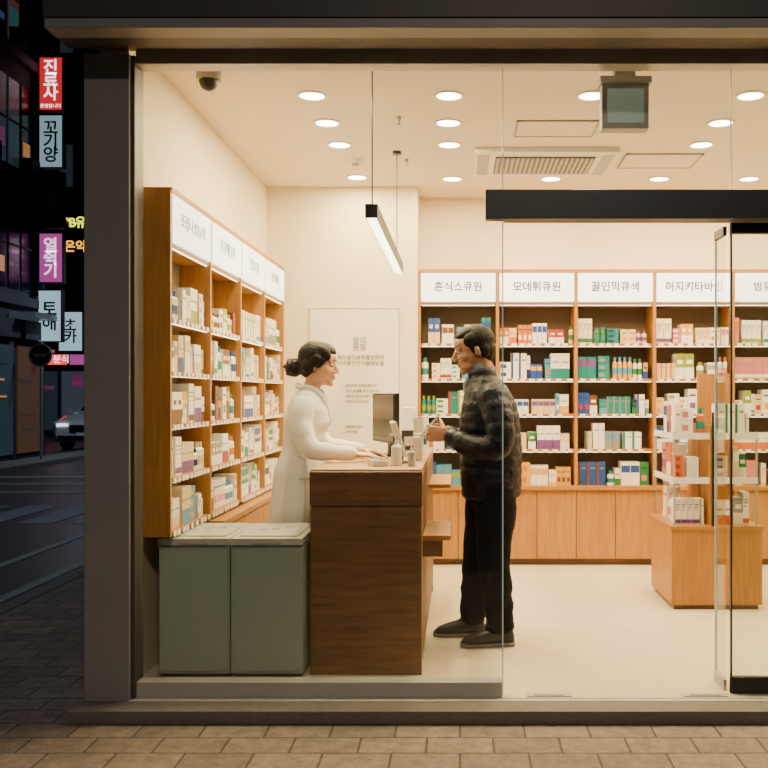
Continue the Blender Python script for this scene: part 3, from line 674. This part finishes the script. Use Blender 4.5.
b = MB(); hand(b, (-0.065, 5.095, 1.135), (-1, 0.25, 0.10), (0.05, 1, 0.25), (0, -0.1, 1), 'skinm', 1.08, (0.75, 0.8, 0.5), 0.7); b.obj('hand_left', man, remesh=0.003, sm=1)
b = MB(); hand(b, (-0.085, 5.335, 1.145), (-1, -0.45, 0.12), (-0.1, -0.5, 0.6), (0.1, -0.4, 0.9), 'skinm', 1.08, (0.6, 0.7, 0.5), 0.5); b.obj('hand_right', man, remesh=0.003, sm=1)
b = MB(); X = Matrix.Translation((-0.165, 5.165, 1.18)) @ Matrix.Rotation(math.radians(-50), 4, 'Y')
b.box(-0.075, 0.075, -0.036, 0.036, -0.005, 0.005, 'whitep', X); b.box(-0.070, 0.070, -0.032, 0.032, 0.005, 0.006, 'p_sky', X); b.obj('smartphone', man, bevel=0.003)

# ---- WOMAN
wo = empty('pharmacist_woman', (-0.86, 5.28, 0))
b = MB()
WK = [(0.42, -.918, .160, .19), (0.70, -.905, .152, .185), (0.92, -.890, .140, .180), (1.06, -.876, .110, .150), (1.13, -.866, .112, .150), (1.20, -.850, .128, .158), (1.27, -.844, .114, .165), (1.32, -.844, .092, .155), (1.355, -.840, .070, .115), (1.385, -.835, .055, .065)]
z = WK[0][0]; rings = []
while z <= WK[-1][0]+1e-6:
    _, cx, rx, ry = interp(WK, z); r = []
    fa = 0.014*max(0, min(1, (1.06-z)/0.30))
    for i in range(72):
        a = 2*math.pi*i/72; ca, sa = math.cos(a), math.sin(a); m = fa*(1-2*abs(math.sin(a*4.0+z*1.2+0.4))**0.6+0.5*math.sin(a*7-z*2))
        r.append((cx+(rx+m)*ca, 5.28+(ry+m)*sa, z))
    rings.append(r); z += 0.01
b.rings(rings, 'coat')
wr = lambda L: 0.005*(abs(math.sin(L*32))**0.6-0.5)
b.tube([(-0.845, 5.150, 1.290), (-0.850, 5.105, 1.18), (-0.800, 5.075, 1.065), (-0.69, 5.085, 1.042), (-0.585, 5.11, 1.036)], [.064, .060, .055, .044, .037], 'coat', 18, sub=8, mod=wr)
b.tube([(-0.845, 5.410, 1.290), (-0.845, 5.455, 1.18), (-0.780, 5.475, 1.068), (-0.67, 5.46, 1.042), (-0.565, 5.42, 1.036)], [.064, .060, .055, .044, .037], 'coat', 18, sub=8, mod=wr)
b.obj('coat', wo, remesh=0.006, sm=2, disp=(0.012, 0.12, 0))
b = MB()
b.tube([(-0.860, 5.215, 1.395), (-0.800, 5.215, 1.378), (-0.756, 5.240, 1.32), (-0.716, 5.272, 1.20)], [.012, .018, .022, .006], 'coat', 10, sub=5, flat=0.5)
b.tube([(-0.860, 5.345, 1.395), (-0.800, 5.345, 1.378), (-0.756, 5.320, 1.32), (-0.716, 5.288, 1.20)], [.012, .018, .022, .006], 'coat', 10, sub=5, flat=0.5)
b.tube([(-0.870, 5.220, 1.390), (-0.900, 5.28, 1.400), (-0.870, 5.340, 1.390)], [.014, .018, .014], 'coat', 10, sub=4)
b.tube([(-0.86, 5.098, 0.90), (-0.80, 5.115, 0.90)], [.004, .004], 'coatsh', 8)
for z in (1.15, 1.02, 0.88): b.ell((interp(WK, z)[1]+interp(WK, z)[2]+0.004, 5.28, z), (0.003, 0.008, 0.008), 'coatsh', n=12)
b.obj('coat_lapels', wo, smooth=True)
b = MB(); b.tube([(-0.80, 5.28, 1.30), (-0.79, 5.28, 1.36)], [0.045, 0.035], 'shirt', 14); b.obj('blouse', wo, smooth=True)
b = MB()
b.tube([(-0.90, 5.20, 0.70), (-0.90, 5.20, 0.42), (-0.915, 5.20, 0.08)], [.085, .065, .052], 'pants', 16, sub=4, roundcap=False)
b.tube([(-0.89, 5.36, 0.70), (-0.89, 5.36, 0.42), (-0.895, 5.36, 0.08)], [.085, .065, .052], 'pants', 16, sub=4, roundcap=False)
b.obj('trousers', wo, smooth=True)
b = MB(); shoe(b, (-0.965, 5.20, 0), (1, 0, 0), 0.23); shoe(b, (-0.945, 5.36, 0), (1, 0, 0), 0.23); b.obj('shoes', wo, smooth=True)
head('head', wo, (-0.780, 5.28, 1.515), -0.16, math.radians(6), 1.06, 'skin', True)
b = MB(); hand(b, (-0.575, 5.115, 1.032), (1, 0.12, -0.06), (0, 0.1, -1), (0, 1, 0.1), 'skin', 0.92, (0.15, 0.3, 0.25), 0.15); b.obj('hand_right', wo, remesh=0.003, sm=1)
b = MB(); hand(b, (-0.555, 5.415, 1.032), (1, -0.25, -0.05), (0, -0.1, -1), (0, -1, 0.1), 'skin', 0.92, (0.15, 0.3, 0.25), 0.15); b.obj('hand_left', wo, remesh=0.003, sm=1)

# ------------------------------------------------------------------ street: buildings, signs, car
M['bld'] = mat('night_concrete', (0.025, 0.03, 0.038), 0.8, noise=0.3, nscale=1.5)
M['bld2'] = mat('night_facade', (0.018, 0.02, 0.028), 0.7, noise=0.3, nscale=1)
M['wdark'] = mat('dark_window', (0.006, 0.009, 0.014), 0.2)
M['wlit'] = mat('dim_lit_window', (0.04, 0.06, 0.08), 0.3, emit=0.03, ecol=(0.4, 0.65, 0.8))
M['wwarm'] = mat('warm_lit_window', (0.07, 0.04, 0.03), 0.3, emit=0.045, ecol=(1, 0.5, 0.3))
M['shopw'] = mat('shop_front_light', (0.06, 0.06, 0.06), 0.3, emit=0.05, ecol=(0.6, 0.75, 1.0))
def em(n, c, s): M[n] = mat(n, c, 0.4, emit=s, ecol=c)
em('sign_red', (0.75, 0.02, 0.03), 0.9); em('sign_paleblue', (0.45, 0.70, 0.80), 0.45); em('sign_pink', (0.65, 0.10, 0.45), 0.6); em('sign_white', (0.55, 0.80, 0.95), 0.65)
em('letter_white', (1, 0.95, 0.95), 1.8); em('letter_yellow', (0.80, 0.9, 0.05), 1.8); em('letter_orange', (1, 0.45, 0.03), 1.8); em('letter_pink', (1, 0.75, 0.95), 1.4); em('neon_red', (1, 0.05, 0.08), 1.4)
em('dim_teal', (0.1, 0.5, 0.6), 0.10); em('dim_magenta', (0.7, 0.1, 0.4), 0.15); em('dim_orange', (1.0, 0.4, 0.12), 0.3); em('dim_blue', (0.15, 0.3, 0.8), 0.12)
b = MB(); b.box(-20, -9.45, 12, 21.6, -0.1, 22, 'bld')
for fl in range(7):
    z = 3.6+fl*2.6
    b.box(-9.45, -9.30, 12, 21.6, z-0.35, z-0.15, 'bld2')
    for j in range(16):
        y = 12.3+j*0.58; b.box(-9.46, -9.42, y, y+0.46, z, z+1.8, random.choice(['wdark', 'wdark', 'wdark', 'wlit', 'wdark', 'wwarm', 'wdark']))
        b.box(-9.43, -9.40, y, y+0.46, z+0.9, z+0.94, 'bld')
        if random.random() < 0.25: b.box(-9.43, -9.40, y+0.05, y+0.35, z+0.3, z+random.uniform(0.4, 0.8), random.choice(['dim_teal', 'dim_magenta', 'dim_blue', 'dim_orange']))
        if random.random() < 0.2: b.box(-9.42, -9.2, y, y+0.4, z-0.1, z+0.25, 'bld2')
for j in range(7):
    y = 12.2+j*1.34; b.box(-9.46, -9.41, y, y+1.1, 0.1, 2.4, random.choice(['wdark', 'wdark', 'wlit', 'wwarm'])); b.box(-9.45, -9.25, y, y+1.1, 2.55, 2.95, random.choice(['bld2', 'bld2', 'dim_magenta', 'wlit']))
    for q in range(5):
        if random.random() < 0.6: b.box(-9.41, -9.38, y+random.random()*0.4, y+random.random()*0.5+0.55, 0.6+q*0.35, 0.64+q*0.35, random.choice(['dim_orange', 'shopw', 'wwarm', 'wlit']))
b.box(-9.45, -8.9, 19.9, 21.4, 2.98, 3.10, 'shopw')
b.obj('street_building')
def vsign(name, x0, x1, y, z0, z1, k, txt, tk, sz, attach=True, small=None):
    b = MB(); b.box(x0, x1, y, y+0.18, z0, z1, 'blackm'); b.box(x0+0.02, x1-0.02, y-0.01, y, z0+0.02, z1-0.02, k)
    if attach: b.box(x0-0.12, x0, y+0.05, y+0.1, z0+0.1, z0+0.14, 'blackm'); b.box(x0-0.12, x0, y+0.05, y+0.1, z1-0.14, z1-0.1, 'blackm')
    o = b.obj(name)
    text('\n'.join(txt), ((x0+x1)/2, y-0.014, (z0+z1)/2+(0.06 if small else -0.02)), sz, tk, o, line=0.80, bold=0.02)
    if small: text(small, ((x0+x1)/2, y-0.014, z0+0.10), 0.10, tk, o)
sx0, sx1, sy = -9.31, -8.78, 21.0
zz = lambda py: 1.35+(395-py)/45.2
vsign('street_shop_sign', sx0, sx1, sy, zz(111), zz(57), 'sign_red', '진료사', 'letter_white', 0.36, small='환영합니다')
vsign('street_shop_sign', sx0, sx1, sy, zz(168), zz(115), 'sign_paleblue', '꼬기양', 'signtext', 0.37)
vsign('street_shop_sign', sx0, sx1, sy, zz(228), zz(172), 'bld2', '규전', 'gray', 0.38)
vsign('street_shop_sign', sx0, sx1, sy, zz(283), zz(233), 'sign_pink', '열쥑기', 'letter_pink', 0.35)
vsign('street_shop_sign', sx0-0.02, sx1-0.03, sy, zz(342), zz(290), 'sign_white', '토해', 'signtext', 0.38)
b = MB(); b.box(-24, -5, 34, 44, -0.1, 26, 'bld2')
for fl in range(9):
    z = 4.0+fl*2.4
    for j in range(32):
        x = -23.5+j*0.575
        b.box(x, x+0.44, 33.96, 34.0, z, z+1.5, random.choice(['wdark', 'wdark', 'wlit', 'wdark', 'wdark', 'wwarm', 'wdark', 'wdark']))
for j in range(14): x = -23+j*1.25; b.box(x, x+1.1, 33.95, 34.0, 0.1, 2.2, random.choice(['shopw', 'wwarm', 'wdark', 'wlit']))
for j in range(90): x = -23+random.random()*17; z = 1.0+random.random()*2.8; b.box(x, x+random.uniform(0.15, 0.7), 33.90, 33.95, z, z+random.uniform(0.08, 0.35), random.choice(['dim_teal', 'dim_magenta', 'dim_orange', 'dim_blue', 'shopw', 'dim_orange']))
b.obj('street_building')
vsign('street_shop_sign', -14.20, -13.35, 33.6, 2.9, 4.3, 'sign_white', '초카', 'signtext', 0.50, False)
b = MB(); b.box(-14.3, -12.9, 33.7, 33.95, 6.1, 8.1, 'blackm'); o = b.obj('led_sign_board')
text('9B유', (-13.66, 33.69, 7.45), 0.44, 'letter_yellow', o, bold=0.03, spacing=0.85); text('온약', (-13.64, 33.69, 6.6), 0.44, 'letter_orange', o, bold=0.03)
b = MB(); b.box(-15.0, -11.0, 33.6, 33.95, 2.35, 2.85, 'blackm'); b.box(-14.9, -13.9, 33.59, 33.6, 2.42, 2.78, 'neon_red'); b.box(-13.8, -11.3, 33.59, 33.6, 2.42, 2.78, 'sign_pink'); o = b.obj('street_shop_sign')
text('분식', (-14.1, 33.58, 2.6), 0.32, 'letter_white', o)
b = MB(); b.box(5, 25, 30, 40, -0.1, 20, 'bld2')
for j in range(24): b.box(5.3+(j % 12)*1.6, 6.3+(j % 12)*1.6, 29.96, 30, 4+(j//12)*3, 5.6+(j//12)*3, 'wdark')
b.obj('street_building')
b = MB(); b.box(-9.42, -8.55, 12, 24, -0.1, -0.02, 'step'); b.obj('kerb_pavement')
b = MB(); b.cyl((-8.95, 20.3, -0.02), 0.03, 2.5, 'gray', 10); b.cyl((-8.95, 20.25, 2.2), 0.25, 0.02, 'gray', 24, 'y'); b.cyl((-8.95, 20.24, 2.2), 0.21, 0.012, 'bld', 24, 'y'); b.box(-9.09, -8.81, 20.235, 20.24, 2.17, 2.23, 'gray'); b.obj('traffic_sign')
car = MB()
cx, cy = -9.85, 25.0
M['carpaint'] = mat('car_paint', (0.60, 0.63, 0.66), 0.3, coat=0.6); em('headlight', (0.9, 0.95, 1.0), 1.5)
prof = [(0.0, .28, .62, .80), (0.08, .22, .78, .86), (0.9, .22, .95, .89), (1.25, .22, 1.0, .90), (2.0, .22, 1.45, .72), (2.6, .22, 1.52, .70), (3.6, .22, 1.50, .70), (4.2, .25, 1.05, .84), (4.4, .30, .85, .80)]
rings = []
for t, zb, zt, hw in prof:
    belt = min(zt, 0.98)
    w = 0.90 if 0.05 < t < 4.3 else 0.80
    rings.append([(cx+sx*q, cy+t, -0.1+zq) for sx, q, zq in ((-1, w*0.96, zb), (-1, w, zb+0.2), (-1, w*0.98, belt*0.85+0.08), (-1, min(hw, w)*0.98, zt-0.04), (-1, min(hw, w)*0.8, zt), (1, min(hw, w)*0.8, zt), (1, min(hw, w)*0.98, zt-0.04), (1, w*0.98, belt*0.85+0.08), (1, w, zb+0.2), (1, w*0.96, zb))])
car.rings(rings, 'carpaint')
car.add([(cx-.66, cy+1.28, .925), (cx+.66, cy+1.28, .925), (cx+.56, cy+1.96, 1.365), (cx-.56, cy+1.96, 1.365)], [(0, 1, 2, 3)], 'wdark')
for sg in (-1, 1):
    for yy in (0.8, 3.5):
        car.cyl((cx+sg*0.80-0.1, cy+yy, 0.23), 0.33, 0.2, 'blackm', 24, 'x'); car.cyl((cx+sg*0.80-0.105, cy+yy, 0.23), 0.19, 0.21, 'gray', 16, 'x')
    car.box(cx+sg*0.62-0.14, cx+sg*0.62+0.14, cy-0.03, cy+0.10, 0.52, 0.60, 'headlight'); car.box(cx+sg*0.98-0.08, cx+sg*0.98+0.08, cy+1.25, cy+1.35, 0.85, 0.98, 'carpaint')
car.box(cx-0.42, cx+0.42, cy-0.02, cy+0.06, 0.36, 0.56, 'blackm'); car.box(cx-0.75, cx+0.75, cy-0.02, cy+0.05, 0.15, 0.28, 'blackm'); car.box(cx-0.24, cx+0.24, cy-0.04, cy, 0.28, 0.36, 'whitep')
car.obj('parked_car', bevel=0.01)
def lamp(x, y, arm, p, col):  # unseen post with a light, added to brighten the street
    b = MB(); b.cyl((x, y, -0.1), 0.07, 5.2, 'blackm', 12, r2=0.05); xa, xb = sorted((x, x+arm)); b.box(xa, xb, y-0.05, y+0.05, 5.0, 5.08, 'blackm')
    hx = x+arm; b.box(hx-0.3, hx+0.3, y-0.12, y+0.12, 4.93, 5.0, 'gray'); sl = b.obj('fill_lamp_post')
    area('fill_light', (hx, y, 4.92), 0.4, p, col, parent=sl)
lamp(-8.7, 8.0, 1.2, 60, (0.62, 0.78, 1.0)); lamp(-5.2, 21.5, -1.6, 130, (0.70, 0.82, 1.0))  # bluish fill on the left; the farther one brightens car and road
b = MB(); b.cyl((-1.0, -2.5, -0.1), 0.08, 5.6, 'blackm', 12, r2=0.05); b.box(-1.0, 1.0, -2.55, -2.45, 5.4, 5.5, 'blackm'); b.box(0.6, 1.3, -2.65, -2.35, 5.36, 5.42, 'gray'); sl = b.obj('fill_lamp_post')  # unseen lamp post behind the camera, added as fill
area('fill_light', (0.95, -2.5, 5.34), 0.5, 260, (1.0, 0.82, 0.66), parent=sl)  # added warm fill for facade and paving

# ------------------------------------------------------------------ world and camera
w = bpy.data.worlds.new('night'); scene.world = w; w.use_nodes = True
bg = w.node_tree.nodes['Background']; bg.inputs[0].default_value = (0.05, 0.08, 0.14, 1); bg.inputs[1].default_value = 0.10
cam = bpy.data.cameras.new('camera'); co = bpy.data.objects.new('camera', cam); COL.objects.link(co)
cam.sensor_width = 36; cam.lens = 950/768*36
cam.shift_x = -76/768; cam.shift_y = 11/768
co.location = (0, 0, 1.35); co.rotation_euler = (math.pi/2, 0, 0)
cam.clip_end = 200
scene.camera = co
